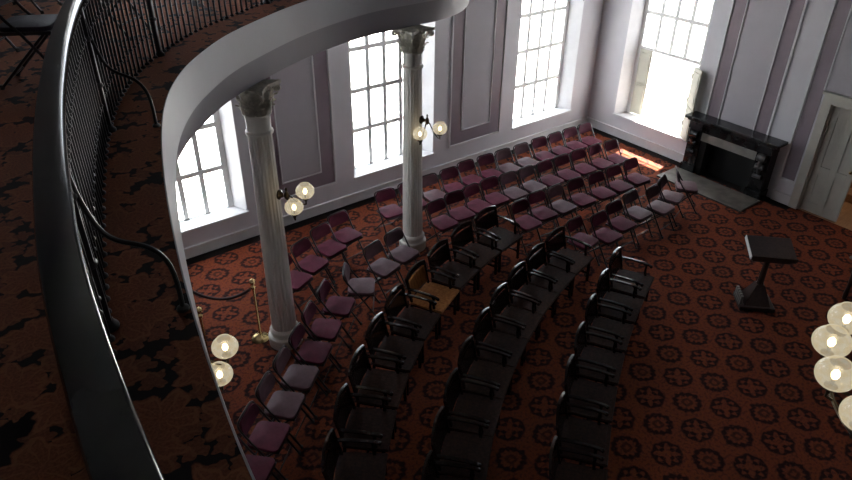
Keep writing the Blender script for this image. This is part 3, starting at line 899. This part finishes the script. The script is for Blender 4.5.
arm_row([(7.07, 6.50), (4.74, 5.72), (2.75, 4.18)], 10, .627, {}, 'nearest the columns', 3)
arm_row([(7.49, 5.37), (5.82, 4.84), (3.92, 3.74)], 10, .59, {}, 'in the middle')
arm_row([(7.83, 4.485), (6.04, 3.63), (4.36, 2.53)], 8, .645, {}, 'nearest the lectern')
for o in browned:
    for c in o.children:
        if c.name.split('.')[0] in ('seat', 'back_panel'):
            c.material_slots[0].link = 'OBJECT'; c.material_slots[0].material = M['wood_brown']; c['label'] = 'honey brown wood'

# ------------------------------------------------------------------ lectern, stanchions, table
lt = thing('wooden_lectern', 'dark wooden pedestal lectern with slanted top standing alone on the open carpet', 'lectern', (9.02, 3.46, 0), math.radians(-46))
bm = BM(); box(bm, (-.27, -.22, 0), (.27, .22, .07), bev=.01); obj('plinth', bm, 'lect', lt)
bm = BM()
vs = box(bm, (-.2, -.17, .07), (.2, .17, .40))
for v in vs:
    if v.co.z > .3: v.co.x *= .3; v.co.y *= .35
obj('pyramid_foot', bm, 'lect', lt)
bm = BM()
for k in range(5): box(bm, (-.275, -.16 + .068 * k, .05), (-.235, -.11 + .068 * k, .22), bev=.006)
o = obj('fluted_block', bm, 'slate', lt); o['label'] = 'fluted block on the foot, coloured pale for window reflection'  # pale colour stands in for the window reflected on the foot
bm = BM(); lathe(bm, [(.065, .38), (.05, .44), (.045, .7), (.05, .9), (.08, .98)], 8); obj('post', bm, 'lect', lt)
mt = Matrix.Translation((0, 0, 1.04)) @ Matrix.Rotation(math.radians(14), 4, 'X')
bm = BM(); box(bm, (-.33, -.24, -.05), (.33, .24, .02), mt, bev=.008); box(bm, (-.33, -.25, .02), (.33, -.23, .045), mt)
box(bm, (-.28, -.19, -.12), (.28, .19, -.05), mt); tp = obj('slanted_top', bm, 'lect', lt)
bm = BM(); box(bm, (-.345, -.23, -.04), (-.332, .23, .024), mt); lt.scale = (.93, .93, .96); o = obj('lit_edge_strip', bm, 'lit_edge_paint', tp); o['label'] = 'edge strip painted white as if window-lit'  # white strip paints in window light on the end of the top

def stanchion(x, y, label):
    s = thing('rope_stanchion', label, 'stanchion', (x, y, 0), 0, 'brass stanchions with rope')
    bm = BM(); lathe(bm, [(.125, 0), (.13, .012), (.12, .028), (.08, .05), (.04, .065), (.022, .08)], 28); obj('base', bm, 'brass', s, True)
    bm = BM(); lathe(bm, [(.017, .07), (.017, .86)], 16); obj('pole', bm, 'brass', s, True)
    bm = BM(); lathe(bm, [(.017, .85), (.032, .86), (.032, .885), (.02, .90), (.014, .915), (.03, .93), (.042, .955), (.04, .985), (.022, 1.005), (.004, 1.012)], 20); obj('finial', bm, 'brass', s, True)
    return s
S1, S2, S3 = (2.68, 7.20), (1.88, 7.03), (1.85, 8.35)
stanchion(*S1, 'brass rope stanchion with round base standing beside the white column')
stanchion(*S2, 'brass stanchion of which only the knob shows past the carpeted ledge')
stanchion(*S3, 'brass stanchion behind the ledge edge at the far end of the rope')
a, b = Vector((*S3, .88)), Vector((*S1, .88))
pts = [a + (b - a) * t + Vector((0, 0, -.34 * 4 * t * (1 - t))) for t in [k / 24 for k in range(25)]][1:-1]
bm = BM(); tube(bm, pts, .021, 10)
o = obj('barrier_rope', bm, 'rope', None, True); o['label'] = 'dark velvet barrier rope sagging from the brass stanchion beside the column'; o['category'] = 'rope'

tb = thing('wooden_table', 'dark wooden table whose grey corner shows at the right edge of the carpet', 'table', (10.62, 2.30, 0), math.radians(-20))
bm = BM(); box(bm, (-.55, -.35, .70), (.55, .35, .74), bev=.008); obj('table_top', bm, 'hearth', tb)
bm = BM(); box(bm, (-.49, -.29, .60), (.49, .29, .70)); obj('apron', bm, 'lect', tb)
for sx in (-1, 1):
    for sy in (-1, 1):
        bm = BM(); lathe(bm, [(.03, 0), (.035, .1), (.025, .2), (.04, .5), (.04, .6)], 12, (sx*.45, sy*.25, 0)); obj('leg', bm, 'lect', tb, True)

# ------------------------------------------------------------------ outside, light, camera
bm = BM(); box(bm, (XL - 30, YF - 30, -1.2), (60, 60, -1.0)); struct('outside_ground', bm, 'outside')
bm = BM(); box(bm, (16.9, 5.5, 6.45), (17.4, 14.5, 20)); struct('outside_sun_blocker', bm, 'outside')  # unseen wall, added to keep sun out of the upper panes

w = bpy.data.worlds.new('bright overcast sky'); scn.world = w; w.use_nodes = True
bg = w.node_tree.nodes['Background']; bg.inputs[0].default_value = (.89, .95, 1.03, 1); bg.inputs[1].default_value = 7.9
def portal(c, rot, sx, sy):
    l = bpy.data.lights.new('window daylight', 'AREA'); l.shape = 'RECTANGLE'; l.size = sx; l.size_y = sy
    l.cycles.is_portal = True
    o = bpy.data.objects.new('window_daylight', l); COL.objects.link(o); o.location = c; o.rotation_euler = rot
for c in wins[:1]: portal((c, YW + T + .02, (UZ0 + UZ1) / 2), (-PI/2, 0, 0), 1.8, UZ1 - UZ0)
for c in UL: portal((XL - T - .02, c, (UZ0 + UZ1) / 2), (PI/2, 0, -PI/2), 1.8, UZ1 - UZ0)
for c in wins: portal((c, YW + T + .02, (WZ0 + WZ1) / 2), (-PI/2, 0, 0), 1.8, WZ1 - WZ0)
portal((XW + T + .02, WR, (WZ0 + WZ1) / 2), (PI/2, 0, PI/2), 1.8, WZ1 - WZ0)

sun = bpy.data.lights.new('sun', 'SUN'); sun.energy = 110; sun.angle = math.radians(.6); sun.color = (1, .93, .80)
so = bpy.data.objects.new('sun', sun); COL.objects.link(so)
so.rotation_euler = Vector((1, .22, 1.14)).to_track_quat('Z', 'Y').to_euler()

cam = bpy.data.cameras.new('camera'); co = bpy.data.objects.new('camera', cam); COL.objects.link(co)
F, pitch, roll, yaw = 675.58, math.radians(31.812), math.radians(.697), math.radians(37.871)
cy, sy, cp, sp = math.cos(yaw), math.sin(yaw), math.cos(pitch), math.sin(pitch)
fw = Vector((sy*cp, cy*cp, -sp)); rt = Vector((cy, -sy, 0)); up = rt.cross(fw)
c_, s_ = math.cos(roll), math.sin(roll)
R_ = rt * c_ + up * s_; U_ = up * c_ - rt * s_
mw = Matrix((( R_.x, U_.x, -fw.x, 0), (R_.y, U_.y, -fw.y, 0), (R_.z, U_.z, -fw.z, 6.2), (0, 0, 0, 1)))
co.matrix_world = mw
cam.sensor_width = 36; cam.lens = F * 36 / 852; cam.clip_start = .02
scn.camera = co
scn.view_settings.view_transform = 'Standard'; scn.view_settings.look = 'None'
scn.view_settings.exposure = 0; scn.view_settings.gamma = 1; scn.view_settings.use_curve_mapping = False
